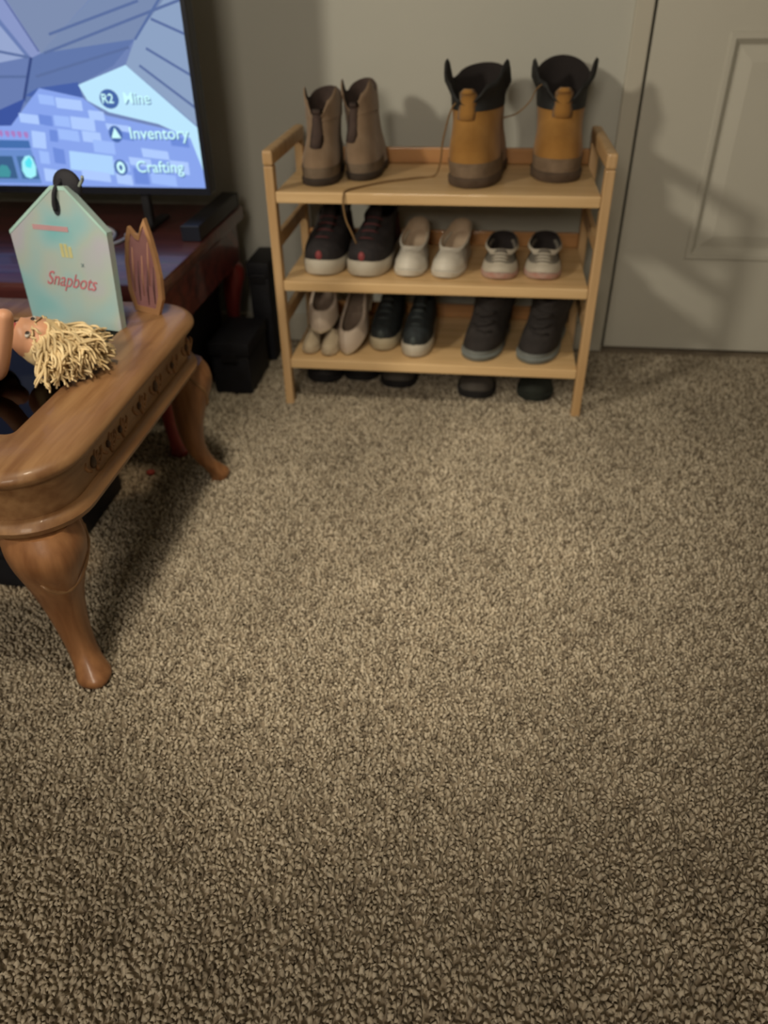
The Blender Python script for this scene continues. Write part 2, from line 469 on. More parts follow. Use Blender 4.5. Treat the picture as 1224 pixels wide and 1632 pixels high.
def make_boot(name, label, loc, yaw, L, W, H, sole_h, M_up, M_sole, M_lin, M_col, group, ears, back, dip, col_from, M_toe=None, M_tongue=None,
              shaft_f=.40, shaft_w=.70, flare=.16, M_lace=None, roll=0.0, lean=0.0, toe_h=.30, tongue_w=.40, tongue_top=1.0, ear_s=.40, rand=.22, tongue_from=None):
    """laced ankle boot; ears: height of the open collar tips, back: height of the back collar over the throat"""
    t = thing(name, label, 'boot', loc, (0, roll, yaw), group)
    w = W / 2
    # lugged sole with a heel block
    MB().rings([ring(.0, .012 * L, .985 * L, w * .94), ring(.15 * sole_h, .0, L, w * 1.04), ring(.72 * sole_h, -.002, L + .002, w * 1.06), ring(sole_h, .004, L - .002, w * .99)]).build('sole', M_sole, t, True, 50)
    vamp = [(0, .012), (.08, .010), (.16, .014), (.22, .03), (toe_h, .25 * shaft_f), (toe_h + .08, .47 * shaft_f), (toe_h + .18, .75 * shaft_f), (.60, .90 * shaft_f), (.70, shaft_f - .01), (.85, shaft_f), (1, shaft_f - .02)]
    wid = [(0, .97), (.15, 1.0), (.28, .98), (.40, .5 + .44 * shaft_w), (.52, .2 + .75 * shaft_w), (.66, shaft_w), (.85, shaft_w + .02), (1, shaft_w + flare)]
    heel_b = [(0, .995), (.2, 1.0), (.45, .96), (.7, .93), (1, .97)]

    def topz(s, c, sd):
        # open throat at the front, tips at the front sides, dip at the sides, raised back
        f = max(0, 1 - s / .10)
        e = math.exp(-((s - ear_s) / .13) ** 2)
        bk = max(0, (s - .6) / .4)
        sg = max(0, 1 - abs(s - ear_s - .28) / .14)
        return -dip * f + ears * e * (1.0 if sd > 0 else .96) + back * bk - .2 * ears * sg

    def R(tt, off=0.0):
        u = max(0, (tt - .68) / .32)
        return ring(sole_h + (H - sole_h) * tt, interp(vamp, tt) * L, L * interp(heel_b, tt), w * interp(wid, tt), blend=min(1, max(0, (tt - .2) * 1.6)),
                    zf=lambda s, c, sd: u * u * topz(s, c, sd), off=off, xo=lean * tt)
    tts = [-.02, .06, .12, .18, .24, .30, .36, .42, .48, .54, .60, .66, .72, .78, .84, .90, .95, 1.0]
    cs = [q for q in tts if q <= col_from + 1e-6]
    MB().rings([R(q) for q in cs], False, False).build('upper', M_up, t, True)
    top = R(1.0, .001)
    cx = sum(p[0] for p in top) / NR; cy = sum(p[1] for p in top) / NR

    def shrink(r, k, dz):
        return [(cx + (p[0] - cx) * k, cy + (p[1] - cy) * k, p[2] + dz) for p in r]
    col = [R(q, .0012) for q in [col_from - .02] + [q for q in tts if q > col_from]]
    MB().rings(col + [shrink(top, .93, .004)], False, False).build('collar', M_col, t, True)
    MB().rings([shrink(top, .929, .0039), shrink(top, .86, -.004), shrink(R(.7), .8, 0), shrink(R(.3), .6, 0)], False, True).build('lining', M_lin, t, True)
    if M_toe:
        patch(MB(), [R(q, .0012) for q in (-.01, .27 * rand, .54 * rand, .8 * rand, rand)], range(-12, 13)).build('toe_rand', M_toe, t, True)
    if M_tongue:
        ys = [(interp(vamp, q) * L - .003, sole_h + (H - sole_h) * q) for q in ((toe_h + .1, .58, .70, .82, .92) if not tongue_from else (tongue_from, tongue_from + .08, tongue_from + .16, tongue_from + .24, .92))]
        ys.append((ys[-1][0] - .002, sole_h + (H - sole_h) * tongue_top))
        ys.append((ys[-1][0] + .004, ys[-1][1] + .008))
        RR = []
        for i, (y, z) in enumerate(ys):
            ww = w * tongue_w * (1.1 if i < 2 else 1.0) * (.55 if i == len(ys) - 1 else 1)
            xx = lean * .8
            RR.append([(xx - ww, y + .009, z), (xx - ww * .55, y, z), (xx, y - .003, z), (xx + ww * .55, y, z), (xx + ww, y + .009, z), (xx + ww * .5, y + .011, z), (xx, y + .009, z), (xx - ww * .5, y + .011, z)])
        MB().rings(RR).build('tongue', M_tongue, t, True)
    if M_lace:
        m = MB()
        for i, q in enumerate((.46, .54, .62, .70, .78)):
            y = interp(vamp, q) * L - .007; z = sole_h + (H - sole_h) * q; ww = w * tongue_w * 1.25; d = .006 * (1 if i % 2 else -1)
            m.tube([(-ww + lean * q, y + .013, z - d), (-ww * .4 + lean * q, y, z - d * .4), (lean * q, y - .001, z), (ww * .4 + lean * q, y, z + d * .4), (ww + lean * q, y + .013, z + d)], .0022, 6)
        m.build('laces', M_lace, t, True)
    return t


def local(t, pts):
    Mx = Matrix.Translation(t.location) @ t.rotation_euler.to_matrix().to_4x4()
    inv = Mx.inverted()
    return [inv @ Vector(p) for p in pts]


F_tan = mat('tan_suede', (0.25, 0.175, 0.115), 0.95, (0.20, 0.135, 0.085), 25, bump=0.3, bscale=300, spec=.15, sheen=.25)
F_tand = mat('worn_grey_suede', (0.19, 0.145, 0.105), 0.95, (0.13, 0.098, 0.07), 30, spec=.1)
F_tansole = mat('dark_brown_rubber', (0.055, 0.04, 0.032), 0.8, (0.035, 0.026, 0.02), 30)
F_tanlin = mat('brown_lining', (0.075, 0.05, 0.042), 0.95, (0.05, 0.034, 0.03), 40)
F_wheat = mat('wheat_nubuck', (0.36, 0.185, 0.05), 0.9, (0.27, 0.13, 0.032), 18, bump=0.25, bscale=300, spec=.15, sheen=.15)
F_wcol = mat('black_padded_collar', (0.018, 0.019, 0.020), 0.7, (0.012, 0.012, 0.012), 30, bump=.2)
F_wtoe = mat('scuffed_grey_toe', (0.22, 0.155, 0.10), 0.85, (0.14, 0.095, 0.06), 30)
F_wsole = mat('worn_lug_sole', (0.105, 0.07, 0.046), 0.85, (0.07, 0.046, 0.03), 30)
F_wlace = mat('tan_bootlace', (0.22, 0.13, 0.055), 0.9)
F_dark = mat('charcoal_lining', (0.018, 0.014, 0.014), 0.95)

BG = 'shoes on the rack'
# ---- top shelf: two tan suede boots
za = SH[2]
make_boot('suede_boot', 'worn tan suede ankle boot, leftmost boot on the top shelf', (-.364, 1.712, za), math.radians(-3), .195, .078, .152, .017, F_tan, F_tansole, F_tanlin, F_tan,
          'tan suede boots', .024, .014, .030, .78, M_toe=F_tand, M_tongue=F_tanlin, shaft_f=.26, shaft_w=.92, flare=.04, toe_h=.30, tongue_w=.34, tongue_top=.86, ear_s=.34, lean=-.002, rand=.14)
make_boot('suede_boot', 'worn tan suede ankle boot turned sideways beside the leftmost boot', (-.283, 1.768, za), math.radians(-9), .185, .072, .158, .017, F_tan, F_tansole, F_tanlin, F_tan,
          'tan suede boots', .026, .018, .028, .78, M_toe=F_tand, M_tongue=F_tanlin, shaft_f=.26, shaft_w=.92, flare=.04, toe_h=.30, tongue_w=.34, tongue_top=.86, ear_s=.34, lean=-.024, rand=.12)
# ---- wheat work boots
wb1 = make_boot('work_boot', 'wheat nubuck work boot with black collar, its lace trailing over the shelf edge', (-.046, 1.712, za), math.radians(-13), .262, .104, .182, .022, F_wheat, F_wsole, F_dark, F_wcol,
                'wheat work boots', .040, .022, .034, .74, M_toe=F_wtoe, M_tongue=F_wheat, shaft_f=.22, shaft_w=1.0, flare=.30, toe_h=.36, tongue_w=.36, tongue_top=.92, lean=-.022, rand=.16, tongue_from=.62)
wb2 = make_boot('work_boot', 'wheat nubuck work boot with black collar, nearest the door', (.146, 1.772, za), math.radians(-1), .262, .106, .178, .022, F_wheat, F_wsole, F_dark, F_wcol,
                'wheat work boots', .040, .034, .034, .72, M_toe=F_wtoe, M_tongue=F_wheat, shaft_f=.22, shaft_w=.98, flare=.30, toe_h=.36, tongue_w=.36, tongue_top=.92, rand=.16, tongue_from=.62)
pts = spline([(-.050, 1.800, .650), (-.080, 1.79, .640), (-.098, 1.79, .58), (-.104, 1.80, .53), (-.118, 1.82, .4985), (-.155, 1.80, .498), (-.213, 1.765, .498), (-.272, 1.705, .498),
              (-.291, 1.672, .4985), (-.2945, 1.6615, .494), (-.296, 1.658, .476), (-.291, 1.655, .445), (-.280, 1.655, .419), (-.271, 1.66, .394)], 5)
MB().tube(local(wb1, pts), .0021, 6).build('trailing_lace', F_wlace, wb1, True)
pts = spline([(.105, 1.855, .676), (.089, 1.85, .663), (.079, 1.85, .642), (.055, 1.853, .619), (.027, 1.86, .609), (.012, 1.865, .606)], 5)
MB().tube(local(wb2, pts), .0015, 6).build('trailing_lace', F_wlace, wb2, True)

# ---- middle shelf
zb = SH[1]
S_black = mat('black_knit', (0.024, 0.020, 0.022), 0.85, (0.014, 0.012, 0.014), 60, bump=.3)
S_red = mat('dark_red_panel', (0.20, 0.030, 0.034), 0.7, (0.13, 0.02, 0.022), 40)
S_redl = mat('maroon_lace', (0.085, 0.022, 0.024), 0.8)
S_redb = mat('bright_red_badge', (0.25, 0.045, 0.05), 0.6)
S_offw = mat('off_white_rubber', (0.50, 0.46, 0.38), 0.6, (0.42, 0.38, 0.31), 20)
S_white = mat('white_leather', (0.62, 0.59, 0.52), 0.5, (0.54, 0.51, 0.44), 14)
S_beige = mat('beige_tongue', (0.56, 0.45, 0.33), 0.8, (0.48, 0.37, 0.27), 30)
S_pinkl = mat('dusty_pink_lace', (0.32, 0.19, 0.17), 0.8)
S_pinkl2 = mat('pale_grey_side', (0.48, 0.46, 0.42), 0.6)
S_wlin = mat('grey_beige_lining', (0.30, 0.25, 0.19), 0.9, (0.22, 0.18, 0.13), 30)
S_grey = mat('grey_canvas', (0.19, 0.175, 0.15), 0.85, (0.13, 0.12, 0.10), 40, bump=.3)
S_greend = mat('dark_green_patch', (0.035, 0.04, 0.032), 0.8)
S_pinks = mat('pale_pink_sole', (0.46, 0.36, 0.31), 0.65, (0.42, 0.22, 0.18), 45)
for i, (x, y, yw, nm) in enumerate(((-.364, 1.694, -3, 'black and dark red sneaker with thick white sole, beside the rack post'),
                                    (-.268, 1.692, -8, 'black and dark red sneaker with thick white sole, under the hanging lace'))):
    make_shoe('sneaker', nm, (x, y, zb), math.radians(yw), .27, .098, .112, .034, S_black, S_offw, F_dark, group='black and red sneakers',
              tongue=S_black, laces=S_redl, side=S_redl, toe_patch=S_redb, tongue_h=.014, collar=S_black, col_w=.74, slope=.03, open_f=.42, toe_cap=S_black)
for i, (x, y, yw, nm) in enumerate(((-.166, 1.700, -3, 'small white leather shoe next to the black and red sneakers'),
                                    (-.087, 1.697, -10, 'small white leather shoe nearer the grey canvas pair'))):
    make_shoe('white_shoe', nm, (x, y, zb), math.radians(yw), .215, .073, .056, .016, S_white, S_white, S_beige, group='white leather shoes',
              side=S_pinkl2, side_k=7, collar=S_white, col_w=.90, open_f=.27, toe_cap=S_white, slope=.034, col_dip=.0,
              vamp=[(0, .015), (.25, .03), (.45, .07), (.65, .13), (.85, .20), (1, .27)])
for i, (x, y, yw, nm) in enumerate(((.036, 1.700, -3, 'small grey and black canvas shoe nearer the white shoes'),
                                    (.131, 1.706, -4, 'small grey and black canvas shoe nearest the right rack post'))):
    make_shoe('canvas_shoe', nm, (x, y, zb), math.radians(yw), .185, .080, .047, .014, S_grey, S_pinks, F_dark, group='grey and black canvas shoes',
              tongue=S_grey, laces=S_offw, side=S_greend, tongue_h=.0, tongue_w=.40, col_w=.96, open_f=.34, toe_cap=S_offw, collar=S_offw, slope=.016, col_dip=.0,
              side_k=8, vamp=[(0, .015), (.18, .02), (.34, .05), (.48, .11), (.62, .18), (.78, .25), (1, .34)])

# ---- bottom shelf
zc = SH[0]
S_teal = mat('dark_teal_mesh', (0.022, 0.030, 0.034), 0.8, (0.013, 0.016, 0.018), 60, bump=.3)
S_teal2 = mat('grey_teal_overlay', (0.05, 0.064, 0.066), 0.7)
S_cream = mat('cream_rubber', (0.46, 0.40, 0.28), 0.65, (0.38, 0.33, 0.23), 20)
S_pale = mat('pale_blush_leather', (0.56, 0.47, 0.39), 0.5, (0.50, 0.41, 0.33), 12, spec=.4)
S_insole = mat('taupe_insole', (0.24, 0.185, 0.14), 0.8, (0.17, 0.125, 0.10), 25)
S_creamf = mat('cream_fabric', (0.50, 0.42, 0.30), 0.85, (0.43, 0.35, 0.24), 30)
S_char = mat('charcoal_suede', (0.033, 0.028, 0.027), 0.9, (0.02, 0.017, 0.017), 30, bump=.2)
S_greyrub = mat('blue_grey_rubber', (0.20, 0.22, 0.215), 0.7, (0.14, 0.155, 0.15), 20)


def make_pump(name, label, loc, rot, L, W, heel_h):
    t = thing(name, label, 'shoe', loc, rot, 'pale pumps')
    w = W / 2
    sm = lambda a: 0 if a <= 0 else (1 if a >= 1 else a * a * (3 - 2 * a))
    lift = lambda s: heel_h * sm((s - .30) / .52)
    zf = lambda s, c, sd: lift(s)
    MB().rings([ring(0, .0, L, w * .92, prof=POINTY, zf=zf), ring(.004, -.001, L, w, prof=POINTY, zf=zf), ring(.007, .001, L - .001, w * .97, prof=POINTY, zf=zf)]).build('sole', S_creamf, t, True, 50)
    vf = [(0, .004), (.35, .02), (.65, .05), (.85, .09), (1, .13)]

    def R(tt, off=0):
        return ring(.006 + .040 * tt, interp(vf, tt) * L, L * (1 - .012 * tt), w * (1 - .12 * tt), prof=POINTY, blend=.25 * tt,
                    zf=lambda s, c, sd: lift(s) - .012 * tt * c + .010 * tt * max(0, (s - .75) / .25), off=off)
    rs = [R(q) for q in (0, .15, .3, .45, .6, .75, .88, 1)]
    inn = [R(q, -.0065) for q in (1, .85, .5, .15)]
    MB().rings(rs + [inn[0]], False, False).build('upper', S_pale, t, True)
    MB().rings(inn, False, True).build('insole', S_insole, t, True)
    hz = heel_h + .002
    MB().rings([[(sx * w * k * .72, L * (.97 - .02 * (1 - k)) - (L * .26 * k if bk else 0), z if not bk else z - (0.012 * (z > .01))) for sx, bk in ((-1, 0), (1, 0), (1, 1), (-1, 1))]
                for z, k in ((0, .80), (hz * .5, .86), (hz, 1.0))]).build('heel', S_creamf, t)
    return t


make_pump('pump', 'pale pump leaning with its toe up on the tiny cream slippers', (-.374, 1.712, zc + .046), (math.radians(17), 0, math.radians(2)), .175, .074, .016)
make_pump('pump', 'pale pump with its toe down on the shelf, beside the dark teal pair', (-.309, 1.697, zc + .001), (math.radians(21), math.radians(-6), math.radians(-9)), .205, .070, .020)
for x, y, yw, nm in ((-.402, 1.690, -2, 'tiny cream slipper under the pale pumps, next to the rack post'), (-.356, 1.683, -4, 'tiny cream slipper wedged between the two pale pumps')):
    make_shoe('slipper', nm, (x, y, zc), math.radians(yw), .13, .042, .044, .010, S_creamf, S_creamf, S_insole, group='tiny cream slippers', col_w=.72, open_f=.45, col_dip=.004)
for x, y, yw, nm in ((-.232, 1.722, -5, 'dark teal running shoe with cream sole, next to the pale pump'), (-.151, 1.690, -5, 'dark teal running shoe with white sole, nearer the shelf middle')):
    make_shoe('running_shoe', nm, (x, y, zc), math.radians(yw), .235, .074, .105, .030, S_teal, S_cream if x < -.2 else S_offw, F_dark, group='dark teal running shoes',
              tongue=S_teal, laces=S_teal2, side=S_teal2, tongue_h=.018, collar=S_teal, toe_patch=S_teal2)
for x, y, yw, nm in ((-.006, 1.688, -14, 'charcoal high-top shoe with grey toe, left one on the bottom shelf'), (.121, 1.684, -17, 'charcoal high-top shoe with grey toe, nearest the right post below')):
    make_boot('high_top', nm, (x, y, zc), math.radians(yw), .25, .092, .146, .016, S_char, S_greyrub, F_dark, S_char, 'charcoal high-tops', .010, .004, .008, .80,
              M_toe=S_greyrub, shaft_f=.13, shaft_w=1.0, flare=.02, M_lace=S_char, toe_h=.34, lean=.018, rand=.07)
# ---- on the carpet under the rack
S_fl = mat('black_slide_rubber', (0.020, 0.018, 0.020), 0.7, (0.012, 0.011, 0.012), 30)
S_fl2 = mat('grey_footbed', (0.085, 0.075, 0.065), 0.85, (0.06, 0.052, 0.045), 30)
S_fgreen = mat('dark_green_canvas', (0.024, 0.030, 0.023), 0.85, (0.015, 0.018, 0.014), 30)
for x, y, yw, nm, mu, ms in ((-.392, 1.775, 0, 'black low shoe on the carpet under the rack, beside the left post', S_fl, S_fl),
                             (-.300, 1.795, -2, 'black low shoe on the carpet under the pale pumps', S_fl, S_fl),
                             (-.200, 1.762, -3, 'grey low shoe with black rim on the carpet under the teal pair', S_fl2, S_fl),
                             (.000, 1.722, -3, 'dark grey low shoe with black rim on the carpet under the high-tops', S_fl2, S_fl),
                             (.143, 1.722, -5, 'dark green low shoe on the carpet beside the right rack post', S_fgreen, S_fgreen)):
    make_shoe('low_shoe', nm, (x, y, 0), math.radians(yw), .19, .090 if ms is S_fl else .084, .066, .020, mu, ms, F_dark, group='shoes under the rack', col_w=.72, open_f=.42, sole_flare=1.08)

# ================================================================ COFFEE TABLE
TX0, TX1, TY0, TY1, TZ = -1.555, -0.502, 0.722, 1.338, 0.378
table = thing('coffee_table', 'honey oak coffee table with carved apron, curved legs and dark glass top', 'coffee table', ((TX0 + TX1) / 2, (TY0 + TY1) / 2, 0))
tcx, tcy = table.location.x, table.location.y
thx, thy, TR = (TX1 - TX0) / 2, (TY1 - TY0) / 2, 0.095


def rrect(off, z, seg=9, r0=TR):
    hx, hy, r = thx - off, thy - off, max(r0 - off, .012)
    out = []
    for cx, cy, a0 in ((hx - r, -hy + r, -90), (hx - r, hy - r, 0), (-hx + r, hy - r, 90), (-hx + r, -hy + r, 180)):
        for k in range(seg + 1):
            a = math.radians(a0 + 90 * k / seg); out.append((cx + r * math.cos(a), cy + r * math.sin(a), z))
    return out


def frame_rings(prof):
    return [rrect(o, z) for o, z in prof]


GI = .108
MB().rings(frame_rings([(GI, TZ - .022), (GI, TZ - .002), (GI - .002, TZ), (.016, TZ), (.006, TZ - .004), (.001, TZ - .010), (.001, TZ - .016), (.007, TZ - .023), (.012, TZ - .026), (.05, TZ - .026)]),
           False, False).build('top_frame', M_oak, table, True, 45)
apr = MB().rings(frame_rings([(.05, TZ - .0265), (.016, TZ - .0265), (.019, TZ - .040), (.021, TZ - .060), (.021, TZ - .078), (.05, TZ - .078)]), False, False).build('apron', M_oak, table, True, 40)
MB().rings(frame_rings([(.05, TZ - .0785), (.017, TZ - .0785), (.010, TZ - .083), (.006, TZ - .091), (.009, TZ - .099), (.020, TZ - .105), (.05, TZ - .105)]), False, False).build('lower_moulding', M_oak, table, True, 40)
# carved leaf scrolls along the apron
cv = MB(); 
for i, yy in enumerate((.862, .912, .955, 1.03, 1.10, 1.18, 1.255)):
    face = thx - .0205; zc0 = TZ - .057
    m1, m2 = MB(), MB()
    for k in range(5):
        a = (-70 + 35 * k)
        rot = Matrix.Rotation(math.radians(a), 3, 'X')
        c = Vector((face, yy - tcy, zc0)) + rot @ Vector((0, .010, 0))
        m1.ellipsoid(c, .0035, .010, .0035, 8, 5, rot)
    for sd in (-1, 1):
        m1.tube([(face, yy - tcy + sd * .012, zc0 - .008), (face, yy - tcy + sd * .020, zc0 - .002), (face, yy - tcy + sd * .026, zc0 + .006), (face, yy - tcy + sd * .022, zc0 + .011)], [.003, .0032, .003, .002], 6)
    c1 = m1.build('carved_leaf', M_oak_c, apr, True)
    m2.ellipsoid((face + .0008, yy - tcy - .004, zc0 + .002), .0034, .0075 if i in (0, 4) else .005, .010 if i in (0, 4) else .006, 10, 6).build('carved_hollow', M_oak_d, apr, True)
# dark glass insert
gm = bpy.data.materials.new('smoked_glass'); gm.use_nodes = True
nt = gm.node_tree
for n in list(nt.nodes):
    nt.nodes.remove(n)
gl = nt.nodes.new('ShaderNodeBsdfGlossy'); gl.inputs['Roughness'].default_value = .05; gl.inputs['Color'].default_value = (.34, .30, .27, 1)
tp = nt.nodes.new('ShaderNodeBsdfTransparent'); tp.inputs['Color'].default_value = (.80, .74, .68, 1)
fr = nt.nodes.new('ShaderNodeFresnel'); fr.inputs[0].default_value = 1.5
ms = nt.nodes.new('ShaderNodeMixShader'); out = nt.nodes.new('ShaderNodeOutputMaterial')
nt.links.new(fr.outputs[0], ms.inputs[0]); nt.links.new(tp.outputs[0], ms.inputs[1]); nt.links.new(gl.outputs[0], ms.inputs[2]); nt.links.new(ms.outputs[0], out.inputs[0])
MB().rings([rrect(GI + .0005, TZ - .012), rrect(GI + .0005, TZ - .005)]).build('glass_insert', gm, table)


def cabriole(prof, dirx, diry, n=16):
    """prof: list of (outward shift along the diagonal, z, radius); square-ish section"""
    R = []
    P = spline([(a, b, c) for a, b, c in prof], 4)
    for o, z, r in P:
        ring_ = []
        for k in range(n):
            a = 2 * PI * k / n
            q = (abs(math.cos(a)) ** 3 + abs(math.sin(a)) ** 3) ** (-1 / 3)
            ring_.append((dirx * o + r * q * math.cos(a), diry * o + r * q * math.sin(a), z))
        R.append(ring_)
    return R


LEG = [(-.006, TZ - .104, .047), (.002, .248, .049), (.004, .222, .046), (-.001, .185, .038), (-.006, .14, .029), (-.004, .095, .0225), (.006, .055, .019), (.018, .030, .020), (.026, .014, .0235), (.026, .003, .021), (.022, -.003, .016)]
for sx in (1, -1):
    for sy in (-1, 1):
        r = cabriole([(o + (.006 if sy > 0 else 0), z, q * (1 if sy < 0 else .86)) for o, z, q in LEG], sx, sy)
        mb = MB().rings([[(p[0] + sx * (thx - (.070 if sy < 0 else .056)), p[1] + sy * (thy - (.052 if sy < 0 else .046)), p[2]) for p in q] for q in r])
        lg = mb.build('leg', M_oak_v, table, True, 60)
        cx_, cy_ = sx * (thx - (.070 if sy < 0 else .056)), sy * (thy - (.052 if sy < 0 else .046))
        kq = 1 if sy < 0 else .86
        pts = []
        for k in range(13):
            t = k / 12; a = math.radians(-62 + 150 * t); z = .262 - .085 * math.sin(PI * t * .75)
            P_ = spline([(o, zz_, q) for o, zz_, q in LEG], 4)
            o, zz_, q = min(P_, key=lambda p: abs(p[1] - z))
            rr2 = q * kq * .975 * (abs(math.cos(a)) ** 3 + abs(math.sin(a)) ** 3) ** (-1 / 3)
            pts.append((cx_ + sx * (o + (.006 if sy > 0 else 0) + rr2 * math.cos(a)), cy_ + sy * (o + (.006 if sy > 0 else 0) + rr2 * math.sin(a)), z))
        MB().tube(pts, [.0015] + [.0040] * 11 + [.0015], 8).build('knee_scroll', M_oak, lg, True)

# ================================================================ TV STAND
SX0, SX1, SY0, SY1, SZ = -1.80, -0.612, 1.375, 1.985, 0.390
stand = thing('tv_stand', 'dark cherry wood TV stand with curved legs under the television', 'tv stand', ((SX0 + SX1) / 2, (SY0 + SY1) / 2, 0))
scx, scy = stand.location.x, stand.location.y
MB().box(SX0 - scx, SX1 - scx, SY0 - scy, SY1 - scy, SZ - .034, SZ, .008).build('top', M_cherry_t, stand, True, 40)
for a in ((SX1 - .034, SX1 - .018, SY0 + .018, SY1 - .018), (SX0 + .018, SX0 + .034, SY0 + .018, SY1 - .018)):
    MB().box(a[0] - scx, a[1] - scx, a[2] - scy, a[3] - scy, SZ - .135, SZ - .0345, .002).build('side_apron', M_cherry, stand)
MB().box(SX0 + .035 - scx, SX1 - .035 - scx, SY0 + .018 - scy, SY0 + .034 - scy, SZ - .110, SZ - .0345, .002).build('front_apron', M_cherry, stand)
LEG2 = [(-.004, SZ - .1355, .026), (.004, .235, .0285), (.004, .21, .0275), (-.002, .17, .022), (-.006, .12, .017), (-.003, .07, .015), (.006, .035, .016), (.012, .014, .019), (.011, .002, .017), (.008, -.003, .013)]
for sx in (1, -1):
    for sy in (-1, 1):
        r = cabriole(LEG2, sx, sy)
        MB().rings([[(p[0] + sx * ((SX1 - SX0) / 2 - .040), p[1] + sy * ((SY1 - SY0) / 2 - .040), p[2]) for p in q] for q in r]).build('leg', M_cherry_v, stand, True, 60)

# ================================================================ TELEVISION
VX0, VX1, VZ0, VZ1, VY = -1.58, -0.606, 0.470, 1.030, 1.738
tv = thing('television', 'flat television showing a blocky blue-grey game scene', 'television', ((VX0 + VX1) / 2, VY + .02, SZ))
vcx, vcy = tv.location.x, tv.location.y
T_ = lambda x, z, y=VY: (x - vcx, y - vcy, z - SZ)
MB().box(VX0 - vcx, VX1 - vcx, VY + .004 - vcy, VY + .045 - vcy, VZ0 - SZ, VZ1 - SZ, .004).build('back_shell', M_bezel, tv)
BW = .009
R = []
for off, y in ((0, VY + .004), (0, VY - .003), (BW, VY - .003), (BW, VY + .002)):
    R.append([T_(VX0 + off, VZ0 + off * 1.6, y), T_(VX1 - off, VZ0 + off * 1.6, y), T_(VX1 - off, VZ1 - off, y), T_(VX0 + off, VZ1 - off, y)])
MB().rings(R, False, False).build('bezel', M_bezel, tv)
for x in (VX0 + .16, VX1 - .16):
    m = MB().box(x - .012 - vcx, x + .012 - vcx, VY - .085 - vcy, VY + .11 - vcy, .0005, .010, .003)
    m.box(x - .009 - vcx, x + .009 - vcx, VY + .010 - vcy, VY + .030 - vcy, .009, VZ0 - SZ + .006, .002)
    m.build('foot', M_blackp, tv)
# lit picture: flat coloured shapes lying in the screen plane
sx0, sx1, sz0, sz1 = VX0 + BW, VX1 - BW, VZ0 + BW * 1.6, VZ1 - BW
SCR = MB().add([T_(sx0, sz0, VY), T_(sx1, sz0, VY), T_(sx1, sz1, VY), T_(sx0, sz1, VY)], [(0, 1, 2, 3)]).build('screen', emis('screen_base', rgb(112, 132, 182)), tv)


def clip(poly):
    for ax, lim, sg in ((0, sx0, 1), (0, sx1, -1), (1, sz0, 1), (1, sz1, -1)):
        out = []
        for i, p in enumerate(poly):
            q = poly[(i + 1) % len(poly)]
            ip, iq = (p[ax] - lim) * sg >= 0, (q[ax] - lim) * sg >= 0
            if ip:
                out.append(p)
            if ip != iq:
                t = (lim - p[ax]) / (q[ax] - p[ax]); out.append((p[0] + t * (q[0] - p[0]), p[1] + t * (q[1] - p[1])))
        poly = out
    return poly


lay = [0]


def shape(name, poly, col):
    poly = clip(poly)
    if len(poly) < 3:
        return
    lay[0] += 1
    y = VY - .0001 - .000025 * lay[0]
    MB().add([T_(p[0], p[1], y) for p in poly], [tuple(range(len(poly)))]).build(name, MATS.get('scr_%d_%d_%d' % col) or emis('scr_%d_%d_%d' % col, rgb(*col)), SCR)


def line(a, b, wd, col):
    d = Vector((b[0] - a[0], b[1] - a[1])); n = Vector((-d.y, d.x)).normalized() * wd / 2
    shape('plank_seam', [(a[0] + n.x, a[1] + n.y), (b[0] + n.x, b[1] + n.y), (b[0] - n.x, b[1] - n.y), (a[0] - n.x, a[1] - n.y)], col)


shape('wall_plank', [(-1.8, 1.1), (-1.045, .896), (-.973, .834), (-.927, .742), (-.95, .734), (-1.05, .638), (-1.8, .62)], (118, 136, 186))
shape('wall_plank', [(-1.045, 0.896), (-0.973, 0.834), (-0.927, 0.742), (-0.95, 0.734), (-0.997, 0.802), (-1.059, 0.856)], (138, 152, 200))
shape('wall_plank', [(-0.973, 0.834), (-1.1, 1.1), (-0.55, 1.1), (-0.646, 0.833), (-0.787, 0.842), (-0.927, 0.742)], (126, 142, 176))
shape('wall_plank', [(-0.927, 0.742), (-0.757, 0.862), (-0.646, 0.833), (-0.72, 0.766)], (122, 140, 176))
shape('wall_plank', [(-0.927, 0.742), (-0.72, 0.766), (-0.777, 0.719), (-0.86, 0.685), (-0.989, 0.65), (-0.95, 0.734)], (98, 120, 172))
shape('wall_plank', [(-1.067, 0.835), (-0.997, 0.802), (-0.95, 0.734), (-0.987, 0.656), (-1.05, 0.638), (-1.141, 0.625)], (106, 126, 178))
shape('wall_plank', [(-1.2, .83), (-1.0, .79), (-0.96, .735), (-1.06, .72), (-1.2, .74)], (152, 168, 208))
shape('side_wall', [(-0.646, 0.833), (-0.56, 1.1), (-0.56, 1.1), (-0.60, 0.595), (-0.749, 0.721), (-0.72, 0.766)], (142, 163, 196))
for a, b in (((-.92, .742), (-.60, .835)), ((-.95, .70), (-.735, .752)), ((-.90, .775), (-.70, .83)), ((-1.10, .76), (-.955, .735)), ((-1.1, .70), (-.97, .70)), ((-.70, .75), (-.61, .70)), ((-.68, .80), (-.605, .77)), ((-.72, .72), (-.61, .64))):
    line(a, b, .005, (92, 112, 160))
line((-.95, .735), (-.99, .655), .006, (58, 76, 130)); line((-.93, .745), (-1.0, .88), .004, (98, 112, 165)); line((-.72, .765), (-.64, .85), .005, (90, 112, 162))
shape('floor_shadow', [(-1.3, .64), (-1.05, .638), (-.985, .66), (-1.03, .60), (-1.3, .585)], (62, 86, 160))
shape('floor_shadow', [(-0.86, 0.69), (-0.952, 0.679), (-0.984, 0.665), (-0.854, 0.646)], (72, 98, 168))
